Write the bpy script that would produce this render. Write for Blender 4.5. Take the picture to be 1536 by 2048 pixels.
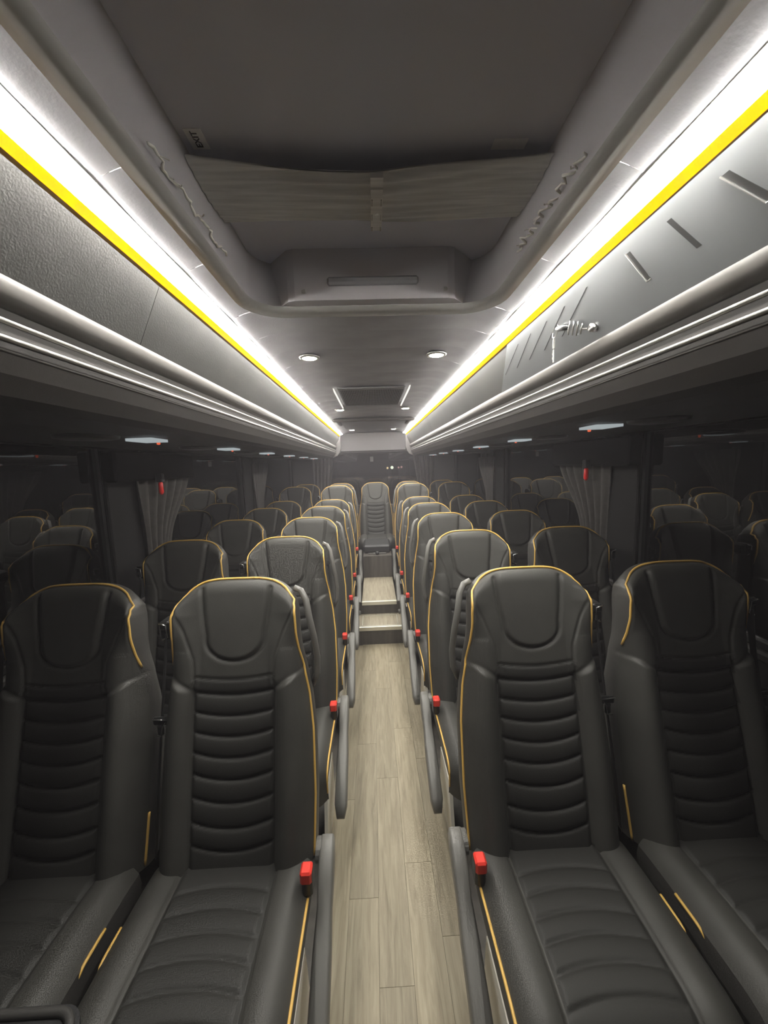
import bpy, math, random
import numpy as np
from mathutils import Matrix, Vector

for o in list(bpy.data.objects):
    bpy.data.objects.remove(o, do_unlink=True)
scene = bpy.context.scene
COL = scene.collection
random.seed(7)

# ------------------------------------------------------------------ camera
FPX, PW, PH = 770.0, 1536.0, 2048.0
VPX, VPY, ROLL = 745.0, 930.0, math.radians(2.0)
CAM = Vector((-0.020, 0.0, 1.6))
_d = Vector((VPX - PW / 2, VPY - PH / 2, FPX)).normalized()
_up = Vector((-math.sin(ROLL), -math.cos(ROLL), 0.0))
_up = (_up - _d * _up.dot(_d)).normalized()
_rt = _d.cross(_up)
if _rt.x < 0:
    _rt = -_rt
R_ = Matrix((_rt, _d, _up))
c_right, c_down, c_fwd = R_.col[0], R_.col[1], R_.col[2]
cam_data = bpy.data.cameras.new('camera')
cam_data.sensor_fit = 'HORIZONTAL'
cam_data.sensor_width = 36.0
cam_data.lens = 36.0 * FPX / PW
cam_data.clip_start = 0.02
cam_data.clip_end = 200
cam = bpy.data.objects.new('camera', cam_data)
COL.objects.link(cam)
mw = Matrix.Identity(4)
for r in range(3):
    mw[r][0] = c_right[r]
    mw[r][1] = -c_down[r]
    mw[r][2] = -c_fwd[r]
    mw[r][3] = CAM[r]
cam.matrix_world = mw
scene.camera = cam

# ------------------------------------------------------------------ world (night) and exposure
world = bpy.data.worlds.new('night')
scene.world = world
world.use_nodes = True
world.node_tree.nodes['Background'].inputs[0].default_value = (0.010, 0.011, 0.014, 1)
world.node_tree.nodes['Background'].inputs[1].default_value = 0.25
scene.view_settings.view_transform = 'Standard'
scene.view_settings.look = 'None'
scene.view_settings.exposure = 0.0
scene.view_settings.gamma = 1.0
scene.view_settings.use_curve_mapping = False
try:
    scene.cycles.use_denoising = True
    scene.cycles.max_bounces = 5
    scene.cycles.diffuse_bounces = 3
    scene.cycles.glossy_bounces = 3
    scene.cycles.transmission_bounces = 2
    scene.cycles.transparent_max_bounces = 6
    scene.cycles.volume_bounces = 0
    scene.cycles.use_adaptive_sampling = True
    scene.cycles.adaptive_threshold = 0.03
    scene.cycles.use_light_tree = False
    scene.cycles.caustics_reflective = False
    scene.cycles.caustics_refractive = False
    scene.cycles.sample_clamp_indirect = 6.0
except Exception:
    pass

WHITE_LED = 125.0
AMBER_LED = 1.7
SPOT = 90.0
VEIL = 0.012

# ------------------------------------------------------------------ materials
MATS = {}


def mat(name, color, rough=0.5, metal=0.0, noise=None, bump=None, spec=0.5, coat=0.0, sheen=0.0):
    """noise=(scale, amount, stretch xyz) colour mottling; bump=(scale, strength, distance)"""
    m = bpy.data.materials.new(name)
    m.use_nodes = True
    nt = m.node_tree
    b = nt.nodes['Principled BSDF']
    b.inputs['Base Color'].default_value = (*color, 1)
    b.inputs['Roughness'].default_value = rough
    b.inputs['Metallic'].default_value = metal
    b.inputs['Specular IOR Level'].default_value = spec
    b.inputs['Coat Weight'].default_value = coat
    b.inputs['Sheen Weight'].default_value = sheen
    tc = nt.nodes.new('ShaderNodeTexCoord')
    if noise:
        mp = nt.nodes.new('ShaderNodeMapping')
        mp.inputs['Scale'].default_value = noise[2] if len(noise) > 2 else (1, 1, 1)
        nt.links.new(tc.outputs['Object'], mp.inputs['Vector'])
        n = nt.nodes.new('ShaderNodeTexNoise')
        n.inputs['Scale'].default_value = noise[0]
        n.inputs['Detail'].default_value = 3
        nt.links.new(mp.outputs[0], n.inputs['Vector'])
        r = nt.nodes.new('ShaderNodeValToRGB')
        a = noise[1]
        r.color_ramp.elements[0].position = 0.3
        r.color_ramp.elements[1].position = 0.7
        r.color_ramp.elements[0].color = (*[c * (1 - a) for c in color], 1)
        r.color_ramp.elements[1].color = (*[min(1, c * (1 + a)) for c in color], 1)
        nt.links.new(n.outputs['Fac'], r.inputs['Fac'])
        nt.links.new(r.outputs['Color'], b.inputs['Base Color'])
    if bump:
        n2 = nt.nodes.new('ShaderNodeTexNoise')
        n2.inputs['Scale'].default_value = bump[0]
        n2.inputs['Detail'].default_value = 2
        nt.links.new(tc.outputs['Object'], n2.inputs['Vector'])
        bp = nt.nodes.new('ShaderNodeBump')
        bp.inputs['Strength'].default_value = bump[1]
        bp.inputs['Distance'].default_value = bump[2]
        nt.links.new(n2.outputs['Fac'], bp.inputs['Height'])
        nt.links.new(bp.outputs['Normal'], b.inputs['Normal'])
    MATS[name] = m
    return m


def emit(name, color, strength):
    m = bpy.data.materials.new(name)
    m.use_nodes = True
    nt = m.node_tree
    nt.nodes.remove(nt.nodes['Principled BSDF'])
    e = nt.nodes.new('ShaderNodeEmission')
    e.inputs[0].default_value = (*color, 1)
    e.inputs[1].default_value = strength
    nt.links.new(e.outputs[0], nt.nodes['Material Output'].inputs[0])
    MATS[name] = m
    return m


def glass(name, tint, ior=1.5):
    m = bpy.data.materials.new(name)
    m.use_nodes = True
    nt = m.node_tree
    nt.nodes.remove(nt.nodes['Principled BSDF'])
    t = nt.nodes.new('ShaderNodeBsdfTransparent')
    t.inputs[0].default_value = (*tint, 1)
    g = nt.nodes.new('ShaderNodeBsdfGlossy')
    g.inputs['Roughness'].default_value = 0.0
    f = nt.nodes.new('ShaderNodeFresnel')
    f.inputs['IOR'].default_value = ior
    mx = nt.nodes.new('ShaderNodeMixShader')
    nt.links.new(f.outputs[0], mx.inputs[0])
    nt.links.new(t.outputs[0], mx.inputs[1])
    nt.links.new(g.outputs[0], mx.inputs[2])
    nt.links.new(mx.outputs[0], nt.nodes['Material Output'].inputs[0])
    MATS[name] = m
    return m


mat('leather', (0.046, 0.0448, 0.0405), 0.55, noise=(9, 0.12), bump=(420, 0.15, 0.002), spec=0.36)
mat('leather_insert_dim', (0.024, 0.0236, 0.0215), 0.58, bump=(420, 0.15, 0.002), spec=0.3)  # darker rib panels, dimmed further against the strong light at the front
mat('leather_side', (0.046, 0.044, 0.041), 0.46, bump=(420, 0.2, 0.002))
mat('shell', (0.02, 0.02, 0.021), 0.5, bump=(600, 0.15, 0.001))
mat('piping', (0.66, 0.41, 0.10), 0.45)
mat('arm_plastic', (0.15, 0.146, 0.136), 0.42, bump=(500, 0.15, 0.001))
mat('black_plastic', (0.014, 0.014, 0.014), 0.32)
mat('belt', (0.016, 0.016, 0.017), 0.6, bump=(900, 0.3, 0.001))
mat('red', (0.75, 0.045, 0.03), 0.4)
mat('red_hammer', (0.85, 0.02, 0.015), 0.4)
mat('white_metal', (0.72, 0.69, 0.62), 0.4)
mat('steel', (0.62, 0.62, 0.60), 0.28, metal=1.0)
mat('nosing', (0.75, 0.73, 0.64), 0.38, metal=0.7)
mat('ceiling', (0.275, 0.27, 0.285), 0.75, noise=(7, 0.10), bump=(170, 0.2, 0.0025))
mat('ceiling_trim', (0.33, 0.325, 0.31), 0.55)
mat('hatch_dark', (0.24, 0.24, 0.255), 0.6, bump=(300, 0.2, 0.001))
mat('hatch_glass', (0.73, 0.735, 0.84), 0.55, bump=(900, 0.15, 0.0006))
mat('hatch_wall', (0.46, 0.445, 0.465), 0.7, bump=(300, 0.2, 0.001))
mat('hatch_curtain', (0.66, 0.66, 0.66), 0.85, noise=(40, 0.15, (0.15, 3, 1)))
mat('bin_felt', (0.044, 0.0425, 0.040), 0.7, noise=(5, 0.15), bump=(260, 0.35, 0.0015))
mat('bin_metal', (0.30, 0.315, 0.325), 0.33, metal=0.55, noise=(3, 0.08, (1, 0.3, 1)))
mat('bin_roll', (0.08, 0.073, 0.067), 0.5)
mat('bin_dark', (0.055, 0.05, 0.048), 0.55, bump=(300, 0.2, 0.001))
mat('bin_under', (0.035, 0.032, 0.031), 0.7)
mat('rail', (0.46, 0.45, 0.42), 0.36, metal=0.8)
mat('slot', (0.012, 0.012, 0.012), 0.6)
mat('wall', (0.009, 0.0085, 0.0085), 0.8, spec=0.25)
mat('curtain', (0.058, 0.053, 0.05), 0.85, noise=(30, 0.12))
mat('paper', (0.98, 0.98, 1.0), 0.6)
mat('ink', (0.02, 0.02, 0.03), 0.6)
mat('cord', (0.92, 0.90, 0.84), 0.8)
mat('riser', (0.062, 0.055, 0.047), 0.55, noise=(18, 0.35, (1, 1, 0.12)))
mat('asphalt', (0.03, 0.03, 0.03), 0.9, noise=(3, 0.2))
mat('pole', (0.05, 0.05, 0.05), 0.6)
mat('bezel', (0.05, 0.048, 0.046), 0.45)
emit('led_white', (1.0, 0.97, 0.90), WHITE_LED)
emit('led_amber', (1.0, 0.50, 0.0), AMBER_LED)
emit('spot_lamp', (1.0, 0.93, 0.72), SPOT)
emit('reading_lens', (0.66, 0.74, 0.76), 0.5)
emit('strip_glow', (1.0, 0.97, 0.88), 1.1)
emit('red_dot', (1.0, 0.16, 0.06), 0.8)
emit('street_white', (0.95, 1.0, 0.72), 6.0)
emit('street_warm', (1.0, 0.72, 0.32), 4.5)
emit('street_pink', (1.0, 0.55, 0.45), 2.5)
glass('window_glass', (0.45, 0.46, 0.48), 2.0)


def floor_mat(name, tone):
    """vinyl wood-look plank: long streaks along the plank with darker grain"""
    m = bpy.data.materials.new(name)
    m.use_nodes = True
    nt = m.node_tree
    b = nt.nodes['Principled BSDF']
    b.inputs['Roughness'].default_value = 0.5
    b.inputs['Specular IOR Level'].default_value = 0.35
    tc = nt.nodes.new('ShaderNodeTexCoord')
    oi = nt.nodes.new('ShaderNodeObjectInfo')
    ad = nt.nodes.new('ShaderNodeVectorMath')
    ad.operation = 'ADD'
    nt.links.new(tc.outputs['Object'], ad.inputs[0])
    cm = nt.nodes.new('ShaderNodeCombineXYZ')
    mu = nt.nodes.new('ShaderNodeMath')
    mu.operation = 'MULTIPLY'
    mu.inputs[1].default_value = 23.0
    nt.links.new(oi.outputs['Random'], mu.inputs[0])
    nt.links.new(mu.outputs[0], cm.inputs[0])
    nt.links.new(mu.outputs[0], cm.inputs[2])
    nt.links.new(cm.outputs[0], ad.inputs[1])
    mp = nt.nodes.new('ShaderNodeMapping')
    mp.inputs['Scale'].default_value = (22, 1.6, 1)
    nt.links.new(ad.outputs[0], mp.inputs['Vector'])
    n = nt.nodes.new('ShaderNodeTexNoise')
    n.inputs['Scale'].default_value = 2.6
    n.inputs['Detail'].default_value = 9
    n.inputs['Roughness'].default_value = 0.65
    n.inputs['Distortion'].default_value = 0.8
    nt.links.new(mp.outputs[0], n.inputs['Vector'])
    r = nt.nodes.new('ShaderNodeValToRGB')
    e = r.color_ramp.elements
    e[0].position, e[1].position = 0.30, 0.68
    e[0].color = (tone[0] * 0.55, tone[1] * 0.53, tone[2] * 0.50, 1)
    e[1].color = (*tone, 1)
    nt.links.new(n.outputs['Fac'], r.inputs['Fac'])
    # per-plank tone
    mr = nt.nodes.new('ShaderNodeMapRange')
    mr.inputs['To Min'].default_value = 0.86
    mr.inputs['To Max'].default_value = 1.08
    nt.links.new(oi.outputs['Random'], mr.inputs['Value'])
    vm = nt.nodes.new('ShaderNodeVectorMath')
    vm.operation = 'SCALE'
    nt.links.new(r.outputs['Color'], vm.inputs[0])
    nt.links.new(mr.outputs[0], vm.inputs['Scale'])
    nt.links.new(vm.outputs[0], b.inputs['Base Color'])
    MATS[name] = m
    return m


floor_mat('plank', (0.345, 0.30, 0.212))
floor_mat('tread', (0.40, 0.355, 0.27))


# ------------------------------------------------------------------ mesh helpers
def mesh(name, verts, faces, material, smooth=False, normals=None):
    me = bpy.data.meshes.new(name)
    me.from_pydata([tuple(map(float, v)) for v in verts], [], [tuple(map(int, f)) for f in faces])
    me.materials.append(MATS[material])
    if smooth:
        me.polygons.foreach_set('use_smooth', [True] * len(me.polygons))
    me.update()
    if normals is not None:
        me.normals_split_custom_set_from_vertices([tuple(map(float, n)) for n in normals])
    return me


def link(name, me, parent=None):
    o = bpy.data.objects.new(name, me)
    COL.objects.link(o)
    if parent is not None:
        o.parent = parent
    return o


def obj(name, geo, material, parent=None, smooth=False):
    v, f = geo
    return link(name, mesh(name, v, f, material, smooth), parent)


def tag(o, label=None, cat=None, group=None, kind=None):
    if label:
        o['label'] = label
    if cat:
        o['category'] = cat
    if group:
        o['group'] = group
    if kind:
        o['kind'] = kind
    return o


def empty(name, loc, label=None, cat=None, group=None):
    o = bpy.data.objects.new(name, None)
    COL.objects.link(o)
    o.location = loc
    o.empty_display_size = 0.05
    return tag(o, label, cat, group)


def join(*gs):
    V, F = [], []
    for v, f in gs:
        k = len(V)
        V += list(v)
        F += [tuple(i + k for i in q) for q in f]
    return V, F


def box(x0, x1, y0, y1, z0, z1, bev=0.0):
    if x0 > x1: x0, x1 = x1, x0
    if y0 > y1: y0, y1 = y1, y0
    if z0 > z1: z0, z1 = z1, z0
    if bev <= 0:
        v = [(x, y, z) for x in (x0, x1) for y in (y0, y1) for z in (z0, z1)]
        f = [(0, 1, 3, 2), (4, 6, 7, 5), (0, 4, 5, 1), (2, 3, 7, 6), (0, 2, 6, 4), (1, 5, 7, 3)]
        return v, f
    b = min(bev, (x1 - x0) * .45, (y1 - y0) * .45, (z1 - z0) * .45)
    # chamfered box: 24 verts
    V, idx = [], {}
    X, Y, Z = (x0, x1), (y0, y1), (z0, z1)
    for i in (0, 1):
        for j in (0, 1):
            for k in (0, 1):
                for a in range(3):
                    p = [X[i], Y[j], Z[k]]
                    q = [i, j, k]
                    for c in range(3):
                        if c != a:
                            p[c] += b if q[c] == 0 else -b
                    idx[(i, j, k, a)] = len(V)
                    V.append(tuple(p))
    F = []
    for a in range(3):
        o1, o2 = [(1, 2), (0, 2), (0, 1)][a]
        for s in (0, 1):
            q = []
            for (m, n) in ((0, 0), (1, 0), (1, 1), (0, 1)):
                t = [0, 0, 0]
                t[a] = s; t[o1] = m; t[o2] = n
                q.append(idx[(*t, a)])
            F.append(tuple(q))
    for a in range(3):   # edges along axis a
        o1, o2 = [(1, 2), (0, 2), (0, 1)][a]
        for m in (0, 1):
            for n in (0, 1):
                t0 = [0, 0, 0]; t1 = [0, 0, 0]
                t0[o1] = t1[o1] = m; t0[o2] = t1[o2] = n
                t0[a] = 0; t1[a] = 1
                F.append((idx[(*t0, o1)], idx[(*t1, o1)], idx[(*t1, o2)], idx[(*t0, o2)]))
    for i in (0, 1):
        for j in (0, 1):
            for k in (0, 1):
                F.append(tuple(idx[(i, j, k, a)] for a in range(3)))
    # consistent outward orientation
    c = ((x0 + x1) / 2, (y0 + y1) / 2, (z0 + z1) / 2)
    G = []
    for f in F:
        p = [Vector(V[i]) for i in f]
        n = (p[1] - p[0]).cross(p[2] - p[0])
        m = sum(p, Vector()) / len(p) - Vector(c)
        G.append(f if n.dot(m) > 0 else tuple(reversed(f)))
    return V, G


def tube(pts, r, n=8, closed=False, flat=1.0, up=(0, 0, 1)):
    """round (or flattened) tube along a polyline; r may be a list"""
    P = [Vector(p) for p in pts]
    V, F = [], []
    N = len(P)
    prev = None
    for i, p in enumerate(P):
        if closed:
            t = (P[(i + 1) % N] - P[i - 1])
        else:
            t = P[min(i + 1, N - 1)] - P[max(i - 1, 0)]
        t.normalize()
        if prev is None:
            a = Vector(up)
            if abs(a.dot(t)) > .95:
                a = Vector((1, 0, 0))
        else:
            a = prev
        a = (a - t * a.dot(t)).normalized()
        prev = a
        b = t.cross(a)
        rr = r[i] if isinstance(r, (list, tuple)) else r
        for k in range(n):
            th = 2 * math.pi * k / n
            V.append(tuple(p + a * math.cos(th) * rr + b * math.sin(th) * rr * flat))
    for i in range(N if closed else N - 1):
        for k in range(n):
            F.append((i * n + k, i * n + (k + 1) % n, ((i + 1) % N) * n + (k + 1) % n, ((i + 1) % N) * n + k))
    if not closed:
        F.append(tuple(reversed(range(n))))
        F.append(tuple((N - 1) * n + k for k in range(n)))
    return V, F


def extrude_y(profile, y0, y1, closed=True, caps=True, seg=1):
    """profile: list of (x,z); extruded along y"""
    V, F = [], []
    n = len(profile)
    for s in range(seg + 1):
        y = y0 + (y1 - y0) * s / seg
        V += [(x, y, z) for x, z in profile]
    for s in range(seg):
        for i in range(n if closed else n - 1):
            j = (i + 1) % n
            F.append((s * n + i, s * n + j, (s + 1) * n + j, (s + 1) * n + i))
    if closed and caps:
        F.append(tuple(reversed(range(n))))
        F.append(tuple(seg * n + i for i in range(n)))
    return V, F


def prism(poly, z0, z1):
    n = len(poly)
    V = [(x, y, z0) for x, y in poly] + [(x, y, z1) for x, y in poly]
    F = [tuple(reversed(range(n))), tuple(range(n, 2 * n))]
    F += [(i, (i + 1) % n, n + (i + 1) % n, n + i) for i in range(n)]
    return V, F


def disc_lathe(profile, n=20, c=(0, 0, 0)):
    """profile (r,z) around z axis at c"""
    V, F = [], []
    for r, z in profile:
        for k in range(n):
            a = 2 * math.pi * k / n
            V.append((c[0] + r * math.cos(a), c[1] + r * math.sin(a), c[2] + z))
    m = len(profile)
    for i in range(m - 1):
        for k in range(n):
            F.append((i * n + k, i * n + (k + 1) % n, (i + 1) * n + (k + 1) % n, (i + 1) * n + k))
    F.append(tuple(reversed(range(n))))
    F.append(tuple((m - 1) * n + k for k in range(n)))
    return V, F


def mirror(geo, sx):
    if sx > 0:
        return geo
    v, f = geo
    return [(-x, y, z) for x, y, z in v], [tuple(reversed(q)) for q in f]


def rounded_rect(x0, x1, y0, y1, r, n=8):
    pts = []
    for cx, cy, a0 in ((x1 - r, y1 - r, 0), (x0 + r, y1 - r, 90), (x0 + r, y0 + r, 180), (x1 - r, y0 + r, 270)):
        for k in range(n + 1):
            a = math.radians(a0 + 90 * k / n)
            pts.append((cx + r * math.cos(a), cy + r * math.sin(a)))
    return pts


# ================================================================== STRUCTURE
YF, YR = -1.30, 6.25          # front / rear of the cabin
XW = 1.30                     # inside of the side walls
STEP1, STEP2, STEP3 = 3.295, 3.61, 4.43
Z1, Z2, Z3 = 0.16, 0.28, 0.54
AX = 0.27                     # half width of the aisle floor

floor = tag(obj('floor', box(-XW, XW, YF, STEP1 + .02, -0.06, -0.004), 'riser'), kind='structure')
# loose-lay vinyl planks along the aisle
pw = 0.108
cols = [-AX + i * pw for i in range(5)]
plank_meshes = {}
for i, x0 in enumerate(cols):
    y = -0.9 + (i * 0.37) % 0.62 - 0.62
    while y < STEP1:
        ya, yb = max(y, -0.9), min(y + 0.80, STEP1)
        if yb - ya > 0.05:
            key = (round(yb - ya, 3),)
            if key not in plank_meshes:
                g = box(0.0003, pw - 0.0003, 0.0003, yb - ya - 0.0003, -0.0035, 0.0, 0.0004)
                plank_meshes[key] = mesh('plank', *g, 'plank')
            p = link('plank', plank_meshes[key], floor)
            p.location = (x0, ya, 0)
        y += 0.80

# raised rear floor: steps in the aisle
steps = tag(empty('step_block', (0, STEP1, 0), 'grey wood-look double step with metal nosings at the aisle end', 'steps'))
steps['kind'] = 'structure'
for k, v in (('label', 0), ('category', 0)):
    if k in steps:
        del steps[k]


def L(v):  # local to steps
    return [(x, y - STEP1, z) for x, y, z in v[0]], v[1]


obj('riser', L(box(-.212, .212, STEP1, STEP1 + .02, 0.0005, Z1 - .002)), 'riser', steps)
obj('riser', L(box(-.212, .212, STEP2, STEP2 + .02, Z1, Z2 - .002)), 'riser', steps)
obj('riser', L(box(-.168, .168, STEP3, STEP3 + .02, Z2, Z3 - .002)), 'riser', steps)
obj('tread', L(box(-.212, .212, STEP1, STEP2, Z1 - .02, Z1)), 'tread', steps)
obj('tread', L(box(-.168, .168, STEP2, STEP3, Z2 - .02, Z2)), 'tread', steps)
for (y, z) in ((STEP1, Z1), (STEP2, Z2)):
    prof = [(0, 0), (0, -.030), (-.006, -.030), (-.008, .004), (-.002, .006), (.030, .004), (.030, 0)]
    hw = .168 if z == Z2 else .212
    v = [(-hw, y + a, z + b) for a, b in prof] + [(hw, y + a, z + b) for a, b in prof]
    n = len(prof)
    f = [(i, (i + 1) % n, n + (i + 1) % n, n + i) for i in range(n)] + [tuple(range(n)), tuple(reversed(range(n, 2 * n)))]
    obj('nosing', L((v, f)), 'nosing', steps)
# metal trim frame let into the lower tread
fx, fy0, fy1, ft = .165, STEP1 + .035, STEP2 - .045, .008
for (a, b, c, d) in ((-fx, fx, fy1 - ft, fy1), (-fx, -fx + ft, fy0, fy1), (fx - ft, fx, fy0, fy1)):
    obj('trim_strip', L(box(a, b, c, d, Z1, Z1 + .005)), 'nosing', steps)
obj('trim_strip', L(box(.203, .211, STEP1, STEP2 - .002, Z1, Z1 + .006)), 'nosing', steps)
for sx in (-1, 1):
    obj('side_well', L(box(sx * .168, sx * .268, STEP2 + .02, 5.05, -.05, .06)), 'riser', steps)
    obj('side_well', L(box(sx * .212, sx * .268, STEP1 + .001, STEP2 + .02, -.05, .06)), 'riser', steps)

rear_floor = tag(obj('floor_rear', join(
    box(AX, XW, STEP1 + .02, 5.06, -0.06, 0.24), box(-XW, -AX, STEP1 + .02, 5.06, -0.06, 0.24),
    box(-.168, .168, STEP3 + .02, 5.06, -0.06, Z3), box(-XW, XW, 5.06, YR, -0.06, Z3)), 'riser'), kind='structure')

# side walls with three windows each -------------------------------------------------
WIN = [(-1.0, 1.86), (2.17, 3.82), (4.15, 6.12)]
SILL, HEAD = 0.93, 1.715
for s, nm in ((-1, 'left'), (1, 'right')):
    parts = [box(s * XW, s * (XW + .05), YF, YR, -0.06, SILL), box(s * XW, s * (XW + .05), YF, YR, HEAD, 2.15)]
    edges = [YF] + [e for w in WIN for e in w] + [YR]
    for a, b in zip(edges[0::2], edges[1::2]):
        parts.append(box(s * XW, s * (XW + .05), a, b, SILL, HEAD))
    w = tag(obj('wall_' + nm, join(*parts), 'wall'), kind='structure')
    for a, b in zip(edges[2:-1:2], edges[3:-1:2]):
        obj('pillar_cover', box(s * (XW - .02), s * XW, a, b, SILL - .2, HEAD - .004, .006), 'wall', w)
    obj('sill', box(s * (XW - .03), s * XW, YF + .02, YR - .02, SILL - .035, SILL, .008), 'bin_dark', w)

# windows
wn = 0
for s in (-1, 1):
    for (a, b) in WIN:
        wn += 1
        o = tag(obj('window_%d' % wn, box(s * (XW + .018), s * (XW + .024), a, b, SILL, HEAD), 'window_glass'), kind='structure')
        fr = join(box(s * (XW + .001), s * (XW + .03), a, a + .02, SILL, HEAD), box(s * (XW + .001), s * (XW + .03), b - .02, b, SILL, HEAD),
                  box(s * (XW + .001), s * (XW + .03), a + .02, b - .02, SILL, SILL + .02))
        obj('window_seal', fr, 'black_plastic', o)

# rear wall with its window ----------------------------------------------------------
RW = [(-.86, 0.95), (.86, 0.95), (.78, 1.70), (.66, 1.795), (-.66, 1.795), (-.78, 1.70)]
outer = [(-XW - .05, -0.06), (XW + .05, -0.06), (XW + .05, 1.70), (XW + .05, 2.15), (-XW - .05, 2.15), (-XW - .05, 1.70)]
V, F = [], []
for yy in (YR, YR + .05):
    V += [(x, yy, z) for x, z in outer] + [(x, yy, z) for x, z in RW]
for i in range(6):
    j = (i + 1) % 6
    F.append((i, j, 6 + j, 6 + i))
    F.append((12 + j, 12 + i, 18 + i, 18 + j))
    F.append((6 + i, 6 + j, 18 + j, 18 + i))
wall_rear = tag(obj('wall_rear', (V, F), 'bin_dark'), kind='structure')
wn += 1
g = [(x, YR + .015, z) for x, z in RW] + [(x, YR + .021, z) for x, z in RW]
o = tag(obj('window_%d' % wn, (g, [tuple(range(6)), tuple(reversed(range(6, 12)))] + [(i, 6 + i, 6 + (i + 1) % 6, (i + 1) % 6) for i in range(6)]),
            'window_glass'), kind='structure')
obj('window_seal', tube([(x, YR - .004, z) for x, z in RW], .014, 8, closed=True), 'black_plastic', o)
# upper rear panel, sloping forward to the ceiling, and its cheeks
obj('upper_panel', ([(-.50, 5.98, 2.088), (.50, 5.98, 2.088), (.62, 6.20, 1.83), (-.62, 6.20, 1.83),
                     (-.50, 6.02, 2.098), (.50, 6.02, 2.098), (.62, 6.24, 1.84), (-.62, 6.24, 1.84)],
                    [(0, 1, 2, 3), (7, 6, 5, 4), (0, 4, 5, 1), (1, 5, 6, 2), (2, 6, 7, 3), (3, 7, 4, 0)]), 'hatch_wall', wall_rear)
for s in (-1, 1):
    obj('cheek_panel', mirror(box(.505, .90, 6.06, 6.10, 1.80, 2.09, .01), s), 'bin_dark', wall_rear)

# front bulkhead behind the camera
tag(obj('wall_front', join(box(-XW, XW, YF - .05, YF, -.06, .95), box(-XW, XW, YF - .05, YF, 1.8, 2.15),
                           box(-XW, -.9, YF - .05, YF, .95, 1.8), box(.9, XW, YF - .05, YF, .95, 1.8)), 'wall'), kind='structure')
wn += 1
tag(obj('window_%d' % wn, box(-.9, .9, YF - .03, YF - .024, .95, 1.8), 'window_glass'), kind='structure')

# ceiling ----------------------------------------------------------------------------
ceiling = tag(obj('ceiling', join(box(-.46, .46, 1.30, YR, 2.108, 2.135), box(.40, .46, YF, 1.30, 2.108, 2.135),
                                  box(-.46, -.40, YF, 1.30, 2.108, 2.135), box(-.46, .46, YF, -.80, 2.108, 2.135)), 'hatch_dark'), kind='structure')


def fabric_panel(y0, y1, x_in=None, s=1, nx=26, ny=8):
    """one stretched fabric panel of the ceiling, pillowed between its two seams"""
    V, F = [], []
    for j in range(ny + 1):
        t = j / ny
        y = y0 + (y1 - y0) * t
        pil = math.sin(math.pi * t) ** 0.9 * 0.0032
        for i in range(nx + 1):
            if x_in is None:
                x = -.447 + .894 * i / nx
                q = abs(x)
            else:
                q = x_in + (.447 - x_in) * i / nx
                x = s * q
            z = 2.098 - 0.030 * max(0, (q - .33) / .117) ** 1.8
            V.append((x, y, z - pil))
    for j in range(ny):
        for i in range(nx):
            a = j * (nx + 1) + i
            F.append((a, a + 1, a + nx + 2, a + nx + 1))
    return V, F


pan = mesh('fabric_panel', *fabric_panel(0, .2192), 'ceiling', True)
y = 1.29
while y < 5.9:
    p = link('fabric_panel', pan, ceiling)
    p.location = (0, y, 0)
    y += .22
for s in (-1, 1):
    pm = mesh('fabric_panel', *fabric_panel(0, .2992, .385, s, 6), 'ceiling', True)
    y = 1.29 - .30
    while y > -1.3:
        p = link('fabric_panel', pm, ceiling)
        p.location = (0, y, 0)
        y -= .30

# roof hatch recess -------------------------------------------------------------------
hatch = empty('roof_hatch', (0, .25, 2.09), 'dark recessed roof hatch with pale rounded trim frame above the front seats', 'roof hatch')


def LH(g):
    return [(x, y - .25, z - 2.09) for x, y, z in g[0]], g[1]


ri = rounded_rect(-.358, .358, -.78, 1.255, .10)
ro = rounded_rect(-.393, .393, -.815, 1.292, .125)
n = len(ri)
V = [(x, y, 2.088) for x, y in ri] + [(x * .985, y, 2.076) for x, y in ri] + [(x, y, 2.070) for x, y in ro] + [(x, y, 2.086) for x, y in ro]
V[n:2 * n] = [(x * 1.006, y + .004 * (1 if y > 0 else -1), 2.079) for x, y in ri]
F = []
for k in range(3):
    for i in range(n):
        j = (i + 1) % n
        F.append((k * n + i, k * n + j, (k + 1) * n + j, (k + 1) * n + i))
obj('trim_frame', LH((V, F)), 'ceiling_trim', hatch, True)
# recess walls
rt_ = rounded_rect(-.366, .366, -.79, 1.31, .10)
V = [(x, y, 2.088) for x, y in ri] + [(x, y, 2.235) for x, y in rt_]
obj('recess_wall', LH((V, [(i, (i + 1) % n, n + (i + 1) % n, n + i) for i in range(n)])), 'hatch_wall', hatch, True)
obj('hatch_panel', LH(prism(rounded_rect(-.38, .38, -.80, 1.33, .10), 2.233, 2.245)), 'hatch_glass', hatch)
# raised housing at the rear end of the recess
hp = [(-.232, 1.215), (.224, 1.215), (.245, 1.222), (.318, 1.296), (.33, 1.33), (-.33, 1.33), (-.318, 1.296), (-.253, 1.222)]
obj('latch_housing', LH(prism(hp, 2.0895, 2.232)), 'hatch_wall', hatch)
obj('pull_ledge', LH(box(-.135, .135, 1.200, 1.232, 2.128, 2.150, .006)), 'hatch_dark', hatch)
for x in (-.205, .215):
    obj('screw_cap', LH(box(x - .008, x + .008, 1.212, 1.225, 2.108, 2.122, .004)), 'ceiling_trim', hatch)

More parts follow.
